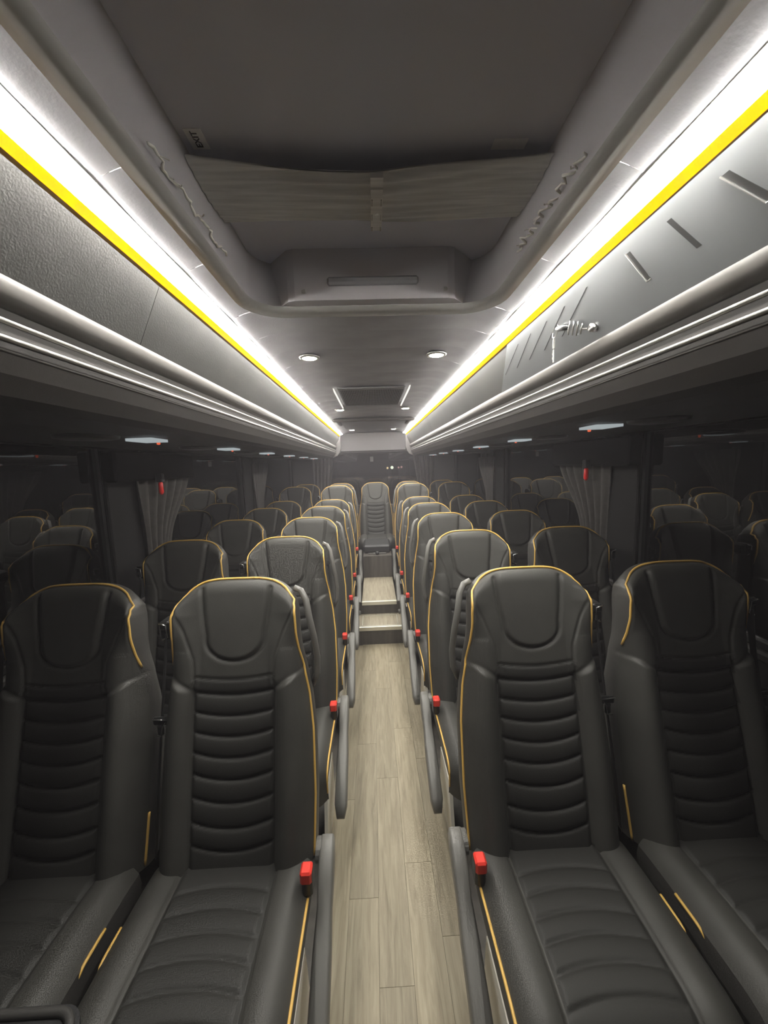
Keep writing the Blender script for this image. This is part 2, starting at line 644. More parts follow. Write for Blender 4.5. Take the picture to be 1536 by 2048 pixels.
# luggage racks with light strips -----------------------------------------------------
Y0B, Y1B = -1.25, 5.78
Y0L = 0.42                    # the strips begin just ahead of the camera
LED_A = [(.4838, 2.0445), (.4915, 2.0280)]
for s, side in ((-1, 'left'), (1, 'right')):
    rack = empty('luggage_rack', (s * .8, 2.2, 1.72),
                 ('grey felt-faced overhead luggage rack running along the left windows' if s < 0 else
                  'overhead luggage rack along the right windows with silver slotted door'), 'luggage rack', 'overhead luggage racks')

    def LR(g, s=s):
        g = mirror(g, s)
        return [(x - s * .8, y - 2.2, z - 1.72) for x, y, z in g[0]], g[1]

    # hull behind the visible panels
    hull = [(.500, 2.045), (.502, 2.010), (.560, 1.885), (.586, 1.870), (.586, 1.79), (.60, 1.745), (.66, 1.722), (.78, 1.713), (XW - .002, 1.722), (XW - .002, 2.12), (.45, 2.12), (.45, 2.10)]
    obj('body', LR(extrude_y(hull, Y0B, Y1B)), 'bin_under', rack)
    # door panels
    face = lambda t, off=0.0: (.4925 + .0575 * t - off * .90, 2.020 - .130 * t - off * .43)
    prof = [face(0), face(1), face(1, -.008), face(0, -.008)]
    if s < 0:
        cuts = [(Y0B, .95), (.95, 3.35), (3.35, Y1B - .02)]
    else:
        cuts = [(Y0B, .02), (1.42, 3.6), (3.6, Y1B - .02)]
    for a, b in cuts:
        obj('door_panel', LR(extrude_y(prof, a + .001, b - .001)), 'bin_felt', rack)
    if s > 0:
        fp = [face(-.02, .004), face(1.0, .004), face(1.0, -.004), face(-.02, -.004)]
        v, f = extrude_y(fp, .02, 1.0)
        # slanted far edge
        nv = []
        for i, (x, y, z) in enumerate(v):
            if y > .9:
                t = (2.020 - z) / .130
                y = 1.46 + .235 * min(1.0, max(0.0, t))
            nv.append((x, y, z))
        door = obj('slotted_door', LR((nv, f)), 'bin_metal', rack)
        slots = [((.590, .16), (.545, .64), .013), ((.695, .16), (.660, .63), .010), ((.800, .15), (.774, .63), .011),
                 ((.947, .15), (1.115, .60), .006), ((1.054, .16), (1.231, .63), .006), ((1.158, .16), (1.344, .62), .006),
                 ((1.270, .15), (1.458, .62), .006), ((1.376, .15), (1.578, .60), .006),
                 ((.46, .16), (.41, .64), .022), ((.32, .16), (.27, .64), .022)]
        for (ya, ta), (yb, tb), w in slots:
            a, b = face(ta, .0045), face(tb, .0045)
            a2, b2 = face(ta, .001), face(tb, .001)
            q = [(a[0], ya - w / 2, a[1]), (a[0], ya + w / 2, a[1]), (b[0], yb + w / 2, b[1]), (b[0], yb - w / 2, b[1]),
                 (a2[0], ya - w / 2, a2[1]), (a2[0], ya + w / 2, a2[1]), (b2[0], yb + w / 2, b2[1]), (b2[0], yb - w / 2, b2[1])]
            obj('slot', LR((q, [(0, 3, 2, 1), (4, 5, 6, 7), (0, 1, 5, 4), (1, 2, 6, 5), (2, 3, 7, 6), (3, 0, 4, 7)])), 'slot', rack)
            if w > .01:
                # bright pressed lip round the lower end and one flank
                e = [(b[0] - .001, yb - w / 2, b[1]), (b[0] - .001, yb + w / 2, b[1]), (a[0] - .001, ya + w / 2, a[1])]
                obj('slot_lip', LR(tube(e, .0016, 6)), 'steel', rack)
    # padded roll below the doors, dark fascia, two bright rails, lower seam
    roll = [(.562 + .021 * math.cos(a), 1.873 + .026 * math.sin(a)) for a in [2 * math.pi * k / 16 for k in range(16)]]
    obj('padded_roll', LR(extrude_y(roll, Y0B, Y1B)), 'bin_roll', rack, True)
    fas = [(.5605, 1.848), (.5575, 1.825), (.5575, 1.815), (.560, 1.79), (.578, 1.757), (.62, 1.732), (.63, 1.745), (.585, 1.80), (.585, 1.848)]
    obj('fascia', LR(extrude_y(fas, Y0B, Y1B)), 'bin_dark', rack)
    for z in (1.8285, 1.8035):
        rl = [(.5565 + .0045 * math.cos(a), z + .0042 * math.sin(a)) for a in [2 * math.pi * k / 10 for k in range(10)]]
        obj('bright_rail', LR(extrude_y(rl, Y0B, Y1B)), 'rail', rack, True)
    sm_ = [(.5615 + .0025 * math.cos(a), 1.7865 + .0022 * math.sin(a)) for a in [2 * math.pi * k / 8 for k in range(8)]]
    obj('seam_bead', LR(extrude_y(sm_, Y0B, Y1B)), 'bin_roll', rack, True)
    # rounded end cap
    cap = [(.485, 2.035), (.482, 1.86), (.500, 1.80), (.535, 1.752), (.60, 1.725), (XW - .01, 1.735), (XW - .01, 2.10), (.46, 2.10), (.45, 2.07)]
    obj('end_cap', LR(extrude_y(cap, Y1B, Y1B + .03)), 'bin_dark', rack)
    # light strips are lamps of their own
    wtxt = 'left' if s < 0 else 'right'
    ws = empty('light_strip', (s * .46, 2.2, 2.05), 'glowing white light strip above the %s luggage rack' % wtxt, 'light strip', 'white ceiling light strips')

    def LS(g, s=s):
        g = mirror(g, s)
        return [(x - s * .46, y - 2.2, z - 2.05) for x, y, z in g[0]], g[1]
    obj('diffuser', LS(extrude_y([(.4472, 2.0626), (.4471, 2.0598), (.4490, 2.0580), (.4800, 2.0578), (.4800, 2.0640), (.4600, 2.0740)], Y0L, Y1B, seg=14)), 'led_white', ws)
    obj('lip', LS(extrude_y([(.4466, 2.0690), (.4468, 2.0626), (.4480, 2.0626), (.4480, 2.0690)], Y0B, Y1B)), 'ceiling_trim', ws)  # added trim edge that holds back the strip's spill on the ceiling
    obj('channel', LS(extrude_y([(.4805, 2.0570), (.4836, 2.0447), (.490, 2.050), (.486, 2.062)], Y0B, Y1B)), 'ceiling_trim', ws)
    am = empty('light_strip', (s * .485, 2.2, 2.03), 'amber light strip just below the white one on the %s' % wtxt, 'light strip', 'amber light strips')

    def LA(g, s=s):
        g = mirror(g, s)
        return [(x - s * .485, y - 2.2, z - 2.03) for x, y, z in g[0]], g[1]
    (xa, za), (xb, zb) = LED_A
    obj('diffuser', LA(extrude_y([(xa, za), (xb, zb), (xb + .003, zb + .004), (xa + .003, za + .004)], Y0L, Y1B, seg=14)), 'led_amber', am)

# ================================================================== SEATS
SL = 0.86                                   # backrest length
TOP = Vector((0, 0, 1.245))                 # head edge, y relative to the head line
AXV = Vector((0, -.23, -.815)).normalized() # down the backrest
NRM = Vector((0, AXV.z, -AXV.y))            # towards the sitter (front, slightly up)
if NRM.y > 0:
    NRM = -NRM
ROOT = Vector((0, -.40, 0))                 # seat root relative to the head line
W_S = [0, .03, .06, .12, .17, .21, .27, .33, .45, .66, .86]
W_X = [.184, .190, .192, .193, .198, .205, .214, .223, .234, .238, .232]
PD_S = [0, .03, .07, .11, .17, .22, .26, .30, .36, .42, .86]
PD_D = [-.004, .010, .028, .036, .022, .000, -.022, -.042, -.058, -.063, -.064]
RIB = [.308, .354, .416, .476, .537, .598, .662, .730, .791]


def sst(a, b, x):
    t = np.clip((x - a) / (b - a), 0, 1)
    return t * t * (3 - 2 * t)


def polydist(X, S, pts):
    D = np.full(X.shape, 9.0)
    for (ax_, as_), (bx, bs) in zip(pts[:-1], pts[1:]):
        dx, ds = bx - ax_, bs - as_
        t = np.clip(((X - ax_) * dx + (S - as_) * ds) / (dx * dx + ds * ds), 0, 1)
        D = np.minimum(D, np.hypot(X - ax_ - t * dx, S - as_ - t * ds))
    return D


def s_top(u):
    return .072 * np.abs(u) ** 4.0


def rib_line(k, x):
    c = np.interp(RIB[k], [.3, .55, .8], [.012, .024, .026])
    return RIB[k] - c * (x / .125) ** 2


def back_surface():
    NU, NV = 101, 171
    u = np.linspace(-1, 1, NU)
    u = np.sign(u) * np.abs(u) ** .9
    v = np.linspace(0, 1, NV) ** 1.05
    U, Vv = np.meshgrid(u, v)
    S = s_top(U) + (SL - s_top(U)) * Vv
    Wd = np.interp(Vv * SL, W_S, W_X)
    X = U * Wd
    A = np.abs(X)
    seam = .335 - .055 * np.clip((A - .125) / .10, 0, 1.2)
    low = sst(-.012, .014, S - seam)
    pd = np.interp(S, PD_S, PD_D)
    # head part
    a = np.clip((A - .105) / (Wd - .105), 0, 1)
    head = .006 + .014 * np.sin(np.pi * a) ** 1.0 * sst(.12, .26, S) + (pd - .006) * np.where(pd > 0, a ** 1.6, a ** 4) - .010 * np.clip((a - .88) / .12, 0, 1) ** 2
    top_r = np.clip((S - s_top(U)) / .045, 0, 1)
    head = head - (.030 * (1 - np.sqrt(1 - (1 - top_r) ** 2)))
    # lower part
    b = np.clip((A - .125) / (Wd - .125), 0, 1)
    lowd = .032 * np.sin(np.pi * b ** .85) ** .9 + pd * b ** 4
    # ribs
    inside = A < .125
    reg = np.zeros(X.shape, int)
    puff = np.zeros(X.shape)
    lines = [rib_line(k, np.clip(X, -.125, .125)) for k in range(len(RIB))] + [np.full(X.shape, SL + .04)]
    for k in range(len(RIB)):
        f = (S - lines[k]) / (lines[k + 1] - lines[k])
        m = inside & (f >= 0) & (f <= 1)
        puff[m] = .0085 * np.sin(np.pi * np.clip(f[m], 0, 1)) ** .55
        reg[m] = 10 + k
    cmask = sst(.125, .108, A)
    lowd = lowd * (1 - 0) + (puff - .004) * cmask
    D = head * (1 - low) + lowd * low
    # seams
    G = np.zeros(X.shape)
    ucurve = [(.110, .03), (.106, .08), (.098, .14), (.092, .17)] + [(.092 * math.cos(t), .185 + .067 * math.sin(t)) for t in np.linspace(0, math.pi / 2, 9)]
    for pts, dep, wd in ((ucurve, .0085, .0060), ([(.192, .09), (.158, .159), (.126, .243), (.120, .31), (.125, .335)], .0045, .004),
                         ([(.125, .335), (.235, .275)], .006, .007), ([(.125, .32), (.125, SL)], .006, .005)):
        G = np.maximum(G, dep * np.exp(-(polydist(A, S, pts) / wd) ** 2))
    for k in range(len(RIB)):
        m = np.where(inside, np.abs(S - lines[k]), 9)
        G = np.maximum(G, .0060 * np.exp(-(m / .0042) ** 2))
    # twin stitched line on the outer bolster
    for off in (.026, .018):
        G = np.maximum(G, np.where(S > .29, .0022 * np.exp(-((A - (Wd - off)) / .0025) ** 2), 0))
    D = D - G
    # head pad slightly proud of its surround
    uw = np.interp(S, [0, .14, .17, .185], [.112, .098, .092, .092])
    below = S > .185
    uw = np.where(below, .092 * np.sqrt(np.clip(1 - ((S - .185) / .067) ** 2, 0, 1)), uw)
    inu = (A < uw)
    D = D + np.where(S < .26, .005 * sst(0, .02, uw - A), 0) * (1 - low)
    reg[(reg == 0) & (S >= seam) & ~inside & (X < 0)] = 2
    reg[(reg == 0) & (S >= seam) & ~inside & (X > 0)] = 3
    reg[(reg == 0) & inu & (S < .26)] = 1
    P = np.zeros(X.shape + (3,))
    for c in range(3):
        P[..., c] = TOP[c] + AXV[c] * S + NRM[c] * D - ROOT[c]
    P[..., 0] += X
    return P, reg, X, S, D, U, Wd


def grid_normals(P):
    du = np.gradient(P, axis=1)
    dv = np.gradient(P, axis=0)
    n = np.cross(dv, du)
    return n / (np.linalg.norm(n, axis=2, keepdims=True) + 1e-12)


def split_grid(P, reg, toward):
    """meshes per region, sharing smooth normals of the whole surface"""
    N = grid_normals(P)
    flip = (N @ np.array(toward)).mean() < 0
    if flip:
        N = -N
    nv, nu = reg.shape
    out = {}
    fr = reg[:-1, :-1]
    for r in np.unique(fr):
        js, is_ = np.nonzero(fr == r)
        idx, V, NN, F = {}, [], [], []

        def g(j, i):
            k = j * nu + i
            if k not in idx:
                idx[k] = len(V)
                V.append(P[j, i])
                NN.append(N[j, i])
            return idx[k]
        for j, i in zip(js, is_):
            q = (g(j, i), g(j, i + 1), g(j + 1, i + 1), g(j + 1, i))
            F.append(q if flip else tuple(reversed(q)))
        # make the winding agree with the normals
        p = [Vector(V[t]) for t in F[0]]
        if (p[1] - p[0]).cross(p[2] - p[0]).dot(Vector(NN[F[0][0]])) < 0:
            F = [tuple(reversed(q)) for q in F]
        out[int(r)] = (V, F, NN)
    return out


P, REG, BX, BS, BD, BU, BW = back_surface()
back_parts = split_grid(P, REG, NRM)
SEATM = {}
for r, (V, F, NN) in back_parts.items():
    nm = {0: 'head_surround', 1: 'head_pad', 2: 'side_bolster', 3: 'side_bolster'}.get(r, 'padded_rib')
    SEATM['b%d' % r] = (nm, mesh(nm, V, F, 'leather_insert_dim' if nm == 'padded_rib' else 'leather', True, NN))

# outline of the backrest front, left bottom -> over the head -> right bottom
nv, nu = REG.shape
loop = [(j, 0) for j in range(nv - 1, 0, -1)] + [(0, i) for i in range(nu)] + [(j, nu - 1) for j in range(1, nv)]
edge = np.array([P[j, i] for j, i in loop])
ex = np.array([BX[j, i] for j, i in loop])
es = np.array([BS[j, i] for j, i in loop])
ed = np.array([BD[j, i] for j, i in loop])


def bp(x, s, d):
    p = TOP + AXV * float(s) + NRM * float(d) - ROOT
    return (p.x + float(x), p.y, p.z)


# side skin of the backrest: from the front edge round to the rear
RD_S, RD_D = [0, .08, .25, .40, .86], [-.072, -.098, -.120, -.155, -.165]
thick = ed - np.interp(es, RD_S, RD_D)
rings = []
for t, ins, bulge in ((0, 0, 0), (.12, -.004, 0), (.45, -.006, 0), (.8, .002, 0), (1.0, .016, 0)):
    rings.append([bp(x * (1 - ins / .22), s + (ins * 1.0 if s < .06 else 0), d - thick[k] * t) for k, (x, s, d) in enumerate(zip(ex, es, ed))])
V = [p for rg in rings for p in rg]
m = len(loop)
F = []
for k in range(len(rings) - 1):
    for i in range(m - 1):
        F.append((k * m + i, (k + 1) * m + i, (k + 1) * m + i + 1, k * m + i + 1))
SEATM['core'] = ('backrest', mesh('backrest', V, F, 'leather_side', True))
# rear plastic shell
NB = 24
V, F = [], []
for j in range(31):
    vv = j / 30
    for i in range(NB + 1):
        uu = -1 + 2 * i / NB
        st = float(s_top(np.array(uu)))
        s = st + (SL - st) * vv + (.012 if j == 0 else 0)
        w = float(np.interp(vv * SL, W_S, W_X)) * .93
        pd = float(np.interp(s, PD_S, PD_D))
        V.append(bp(uu * w, s, float(np.interp(s, RD_S, RD_D)) - .012 * (1 - uu * uu) * math.sin(math.pi * min(1, .15 + vv))))
for j in range(30):
    for i in range(NB):
        a = j * (NB + 1) + i
        F.append((a, a + 1, a + NB + 2, a + NB + 1))
SEATM['shell'] = ('back_shell', mesh('back_shell', V, F, 'shell', True))
# yellow piping along the outline
pk = [(x, sv, tuple(bp(x * 1.004, sv - (.003 if abs(x) < .16 and sv < .05 else 0), dv_ + .002))) for x, sv, dv_ in zip(ex[::3], es[::3], ed[::3])]
PIPE = {'both': [q for x, sv, q in pk], 'none': [q for x, sv, q in pk if sv < .275],
        1: [q for x, sv, q in pk if sv < .275 or x > 0], -1: [q for x, sv, q in pk if sv < .275 or x < 0]}
for k, pts in PIPE.items():
    SEATM['pipe_%s' % k] = ('piping', mesh('piping', *tube(pts, .0040, 8), 'piping', True))
for sx in (1, -1):    # the inner piping shows again low down, below the wing
    SEATM['tail_%d' % sx] = ('piping', mesh('piping', *tube([q for x, sv, q in pk if sv > .70 and x * sx > 0], .0040, 8), 'piping', True))


# ---- cushion
def cushion_surface():
    NT, NU = 111, 91
    prof = [(-.195, .440), (-.24, .447), (-.30, .452), (-.40, .456), (-.50, .459), (-.56, .458), (-.60, .448), (-.628, .425), (-.640, .390), (-.640, .345), (-.630, .300)]
    pa = np.array(prof)
    sg = np.concatenate([[0], np.cumsum(np.linalg.norm(np.diff(pa, axis=0), axis=1))])
    T = np.linspace(0, sg[-1], NT)
    # smooth the polyline
    y = np.interp(T, sg, pa[:, 0])
    z = np.interp(T, sg, pa[:, 1])
    ker = np.ones(9) / 9
    yp = np.convolve(np.pad(y, 4, mode='edge'), ker, 'valid')
    zp = np.convolve(np.pad(z, 4, mode='edge'), ker, 'valid')
    ty, tz = np.gradient(yp), np.gradient(zp)
    l = np.hypot(ty, tz)
    ny, nz = tz / l, -ty / l          # outward (up / forward)
    u = np.linspace(-1, 1, NU)
    U, Tm = np.meshgrid(u, T)
    W = .236
    X = U * W
    A = np.abs(X)
    b = np.clip((A - .135) / (W - .135), 0, 1)
    D = .014 * np.sin(np.pi * b ** .9) - .024 * b ** 4
    reg = np.zeros(X.shape, int)
    lines = [.0, .088, .142, .197, .250, .305, .362]
    inside = A < .135
    G = np.zeros(X.shape)
    G = np.maximum(G, .006 * np.exp(-((A - .135) / .005) ** 2))
    puff = np.zeros(X.shape)
    cur = -.020 * (np.clip(X, -.135, .135) / .135) ** 2
    for k in range(len(lines)):
        l0 = lines[k] - cur * (0 if k == 0 else 1)
        l1 = (lines[k + 1] - cur) if k + 1 < len(lines) else np.full(X.shape, sg[-1] + .01)
        f = (Tm - l0) / (l1 - l0)
        mk = inside & (f >= 0) & (f <= 1)
        reg[mk] = 10 + k
        puff[mk] = .0042 * np.sin(np.pi * np.clip(f[mk], 0, 1)) ** .6 * (1 if k < 6 else .4)
        if k:
            G = np.maximum(G, np.where(inside, .003 * np.exp(-((Tm - l0) / .0045) ** 2), 0))
    D = D + puff * sst(.135, .118, A) - G
    reg[(reg == 0) & (X < 0)] = 2
    reg[(reg == 0) & (X >= 0)] = 3
    Pc = np.zeros(X.shape + (3,))
    Pc[..., 0] = X
    Pc[..., 1] = yp[:, None] + ny[:, None] * D - ROOT.y
    Pc[..., 2] = zp[:, None] + nz[:, None] * D
    return Pc, reg


PC, REGC = cushion_surface()
for r, (V, F, NN) in split_grid(PC, REGC, (0, -.3, 1)).items():
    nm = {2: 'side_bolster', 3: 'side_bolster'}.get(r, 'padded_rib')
    SEATM['c%d' % r] = (nm, mesh(nm, V, F, 'leather_insert_dim' if nm == 'padded_rib' else 'leather', True, NN))
NT, NC = REGC.shape
V, F = [], []
for side in (0, NC - 1):
    k = len(V)
    sx = -1 if side == 0 else 1
    for j in range(NT):
        p = PC[j, side]
        V += [tuple(p), (p[0] + sx * .004, p[1] + .0, p[2] - .03 if j < 85 else p[2]), (p[0] - sx * .01, min(p[1] + (.02 if j > 85 else 0), .2), .315)]
    for j in range(NT - 1):
        for q in range(2):
            a = k + j * 3 + q
            F.append((a, a + 1, a + 4, a + 3) if side == 0 else (a, a + 3, a + 4, a + 1))
k = len(V)
V += [(-.225, -.225, .315), (.225, -.225, .315), (.225, .205, .315), (-.225, .205, .315)]
F.append((k, k + 3, k + 2, k + 1))
SEATM['ccore'] = ('seat_cushion', mesh('seat_cushion', V, F, 'leather_side', True))
for side in (0, NC - 1):
    sx = -1 if side == 0 else 1
    full = [tuple(PC[j, side] + np.array([sx * .001, 0, .001])) for j in range(6, NT - 8, 3)]
    dip = [(x, y, z - .05 * float(sst(-.02, -.09, np.array(y)))) for x, y, z in full]
    dip = [(x - sx * .012 * float(sst(-.02, -.09, np.array(y))), y, z) for x, y, z in dip if z > .36 and y < .05]
    SEATM['full%d' % sx] = ('piping', mesh('piping', *tube(full, .0038, 8), 'piping', True))
    SEATM['dip%d' % sx] = ('piping', mesh('piping', *tube(dip, .0038, 8), 'piping', True))

# seat pan / frame below the cushion
SEATM['pan'] = ('seat_frame', mesh('seat_frame', *join(box(-.215, .215, -.20, .21, .265, .314, .012), box(-.20, .20, .12, .24, .20, .264, .01)), 'black_plastic'))


def per_side(sg):
    """sg=+1: the aisle (or buckle) side is local +x"""
    d = {}

    def mk(name, geo, material, smooth=True):
        return (name, mesh(name, *mirror(geo, sg), material, smooth))
    r = -ROOT.y
    # armrest: pivots beside the cushion and hangs forward and down
    cl = [(-.125, .418), (-.165, .400), (-.215, .362), (-.255, .330), (-.33, .285), (-.42, .228), (-.50, .176), (-.535, .150)]
    hh = [.030, .036, .032, .027, .030, .033, .031, .014]
    ww = [.020, .023, .023, .021, .025, .026, .026, .016]
    V, F = [], []
    xa = .272
    nseg = 12
    for i, ((y, z), h, w) in enumerate(zip(cl, hh, ww)):
        p0 = cl[max(i - 1, 0)]
        p1 = cl[min(i + 1, len(cl) - 1)]
        t = Vector((p1[0] - p0[0], p1[1] - p0[1])).normalized()
        nn = Vector((-t.y, t.x))
        if nn.y < 0:
            nn = -nn
        for k in range(nseg):
            a = 2 * math.pi * (k + .5) / nseg
            cx = math.copysign(abs(math.cos(a)) ** .32, math.cos(a)) * w
            cy = math.copysign(abs(math.sin(a)) ** .38, math.sin(a)) * h
            V.append((xa + cx, y + r + nn.x * cy, z + nn.y * cy))
    for i in range(len(cl) - 1):
        for k in range(nseg):
            F.append((i * nseg + k, (i + 1) * nseg + k, (i + 1) * nseg + (k + 1) % nseg, i * nseg + (k + 1) % nseg))
    F.append(tuple(range(nseg)))
    F.append(tuple(reversed([(len(cl) - 1) * nseg + k for k in range(nseg)])))
    d['arm'] = mk('armrest', (V, F), 'arm_plastic')
    hub = tube([(.238, r - .15, .405), (.254, r - .15, .405)], .034, 16)
    d['hub'] = mk('pivot_hub', hub, 'arm_plastic', False)
    # buckle
    d['buckle'] = mk('buckle', box(.222, .251, r - .309, r - .262, .432, .500, .006), 'black_plastic', False)
    d['button'] = mk('buckle_button', box(.2185, .2500, r - .311, r - .272, .472, .509, .005), 'red', False)
    # belt guide on the other side of the head, strap and latch tongue
    def side_p(s, dx, dd):
        w = float(np.interp(s, W_S, W_X))
        pdv = float(np.interp(s, PD_S, PD_D))
        q = bp(-(w + dx), s, pdv + dd)
        return q
    q = side_p(.145, .030, -.060)
    gd = join(box(q[0] - .022, q[0] + .022, q[1] - .032, q[1] + .030, q[2] - .034, q[2] + .030, .012),
              box(q[0] - .012, q[0] + .018, q[1] - .040, q[1] - .024, q[2] + .004, q[2] + .032, .005))
    d['guide'] = mk('belt_guide', gd, 'black_plastic', False)
    d['clip'] = mk('guide_clip', tube([(q[0] - .010, q[1] - .041, q[2] + .028), (q[0] + .012, q[1] - .043, q[2] + .022), (q[0] + .013, q[1] - .040, q[2] - .018), (q[0] - .004, q[1] - .040, q[2] - .026)], .0022, 6), 'steel')
    pts = [side_p(.16, .018, -.02), side_p(.25, .012, .0), side_p(.45, .010, .01), side_p(.65, .008, .012), side_p(.82, .010, .012)]

    def ribbon(pts, w, dirv):
        V, F = [], []
        for p in pts:
            V += [tuple(Vector(p) - Vector(dirv) * w / 2), tuple(Vector(p) + Vector(dirv) * w / 2)]
        V2 = [(x - .0014, y, z) for x, y, z in V]
        n = len(V)
        F = []
        for i in range(0, n - 2, 2):
            F += [(i, i + 1, i + 3, i + 2), (n + i + 2, n + i + 3, n + i + 1, n + i), (i, i + 2, n + i + 2, n + i), (i + 1, n + i + 1, n + i + 3, i + 3)]
        return V + V2, F
    dv = (Vector((.35, -.9, .25))).normalized()
    d['strap'] = mk('belt_strap', ribbon(pts, .040, dv), 'belt', False)
    d['strap2'] = mk('belt_strap', ribbon([(x - .010, y + .012, z) for x, y, z in pts], .040, Vector((.5, -.8, .2)).normalized()), 'belt', False)
    tq = side_p(.43, .006, .030)
    d['tongue'] = mk('latch_tongue', join(box(tq[0] - .022, tq[0] + .026, tq[1] - .010, tq[1] + .004, tq[2] - .012, tq[2] + .014, .005),
                                         box(tq[0] - .010, tq[0] + .010, tq[1] - .012, tq[1] - .002, tq[2] - .045, tq[2] - .010, .004)), 'black_plastic', False)
    d['plate'] = mk('tongue_plate', join(tube([(tq[0] - .020, tq[1] - .013, tq[2] + .012), (tq[0] + .024, tq[1] - .013, tq[2] + .008), (tq[0] + .010, tq[1] - .014, tq[2] - .012), (tq[0] + .004, tq[1] - .014, tq[2] - .044), (tq[0] - .012, tq[1] - .014, tq[2] - .044)], .0016, 6)), 'steel')
    # aisle-side grab handle behind the shoulder
    hpts = []
    for s, dx, dd in ((.035, -.012, -.050), (.045, .010, -.055), (.075, .026, -.060), (.13, .034, -.064), (.20, .036, -.068), (.27, .030, -.070), (.33, .016, -.072), (.37, -.006, -.074)):
        w = float(np.interp(s, W_S, W_X))
        pdv = float(np.interp(s, PD_S, PD_D))
        hpts.append(bp(w + dx, s, pdv + dd))
    d['handle'] = mk('grab_handle', tube(hpts, .0105, 10), 'arm_plastic')
    # white pedestal leg on the aisle side
    lp = [(-.575, .0), (-.265, .0), (-.30, .264), (-.50, .264)]
    V = [(x, y + r, z) for x in (.205, .219) for y, z in lp]
    F = [(0, 1, 2, 3), (7, 6, 5, 4), (0, 4, 5, 1), (1, 5, 6, 2), (2, 6, 7, 3), (3, 7, 4, 0)]
    d['leg'] = mk('leg', (V, F), 'white_metal', False)
    return d


SIDE = {1: per_side(1), -1: per_side(-1)}
CORD = ['front', 'second', 'third', 'fourth', 'fifth', 'sixth']


def add(key, parent, table=SEATM):
    nm, me = table[key]
    return link(nm, me, parent)


def make_seat(x, yh, z, label, sg, aisle, group, legscale=1.0, leglift=0.0, tilt=0.0, cush=0.0, legs=True):
    root = empty('coach_seat', (x, yh + ROOT.y, z), label, 'seat', group)
    root.rotation_euler = (0, 0, tilt)
    core = add('core', root)
    for r in back_parts:
        add('b%d' % r, core)
    add('pipe_both' if not legs else ('pipe_%d' % sg if aisle else 'pipe_none'), core)
    if legs:
        add('tail_%d' % -sg, core)
        if not aisle:
            add('tail_%d' % sg, core)
    add('shell', root)
    cc = add('ccore', root)
    cc.location.z = cush
    for k in SEATM:
        if k[0] == 'c' and k[1:].isdigit():
            add(k, cc)
    add(('full%d' if aisle else 'dip%d') % sg, cc)
    add('dip%d' % -sg, cc)
    S = SIDE[sg]
    pan = add('pan', root)
    pan.location.z = cush
    if aisle:
        bk = add('buckle', root, S)
        bk.location.z = cush - (0 if aisle else .05)
        bt = add('button', bk, S)
        bt['label'] = 'red release button'
    if legs:
        gd = add('guide', root, S)
        add('clip', gd, S)
        add('strap', root, S)
        add('strap2', root, S)
        tg = add('tongue', root, S)
        add('plate', tg, S)
    if aisle:
        ar = add('arm', root, S)
        ar.location.z = cush
        add('hub', ar, S)
        add('handle', root, S)
    if legs:
        for side_m in (1, -1):
            lg = add('leg', root, SIDE[side_m])
            # the leg reaches from the seat frame to the floor it stands on
            lg.scale.z = legscale
            lg.location.z = leglift
    return root


ROWS = [1.23, 1.97, 2.71, 3.45, 4.13, 4.85]
AC, WC = .475, .990
for r, yh in enumerate(ROWS):
    zoff = .112 if r == 5 else 0.0
    fl = 0.0 if r < 4 else .24
    for s, side in ((-1, 'left'), (1, 'right')):
        for aisle in (True, False):
            x = s * (AC if aisle else WC)
            where = ('beside the aisle' if aisle else 'beside the window')
            lab = 'black leather seat with yellow piping %s, %s row from camera, %s side' % (where, CORD[r], side)
            top = .264
            dz = fl - zoff
            ls = (top - dz) / top
            make_seat(x, yh, zoff, lab, -s, aisle, 'rows of black coach seats', ls, dz)
# back bench of five
bench = [(-.984, 'far left'), (-.490, 'left of the middle one'), (0.005, 'in the middle, facing the aisle'), (.500, 'right of the middle one'), (.992, 'far right')]
for x, wt in bench:
    make_seat(x, 5.59, .105, 'black leather seat with yellow piping in the rearmost row, ' + wt, -1 if x > .01 else 1, False,
              'rearmost row of five seats', 1, 0, 0, .075, legs=False)
    
# plinth that carries the rear row
tag(obj('trim_1', box(-XW + .01, XW - .01, 4.98, 5.35, Z3, Z3 + .062, .0), 'riser'), kind='structure')
# knob and floor bar in front of the middle rear seat
tag(obj('trim_2', box(-.165, .165, 4.56, 4.978, Z3, Z3 + .10, .02), 'shell'), kind='structure')
bar = empty('floor_latch', (0, STEP3 + .06, Z3), 'dark round knob on a bar at the foot of the middle rear seat', 'latch')
obj('bar', tube([(-.11, .02, .012), (.11, .02, .012)], .007, 8), 'arm_plastic', bar, True)
obj('knob', disc_lathe([(.006, 0), (.020, .004), (.026, .018), (.020, .034), (.008, .040)], 16), 'black_plastic', bar, True)

# ================================================================== CEILING FITTINGS
for s, side in ((-1, 'left'), (1, 'right')):
    for y, wt in ((1.80, 'nearest'), (3.44, 'middle'), (5.37, 'rearmost')):
        sp = empty('ceiling_spotlight', (s * .285, y, 2.089), '%s round ceiling spotlight on the %s of the ceiling' % (wt, side), 'spotlight', 'round ceiling spotlights')
        obj('bezel', disc_lathe([(.0465, -.001), (.045, -.007), (.036, -.010), (.033, -.004), (.033, .004)], 28), 'steel', sp, True)
        obj('lamp', disc_lathe([(.031, -.0085), (.024, -.011), (.010, -.012)], 24), 'spot_lamp', sp)

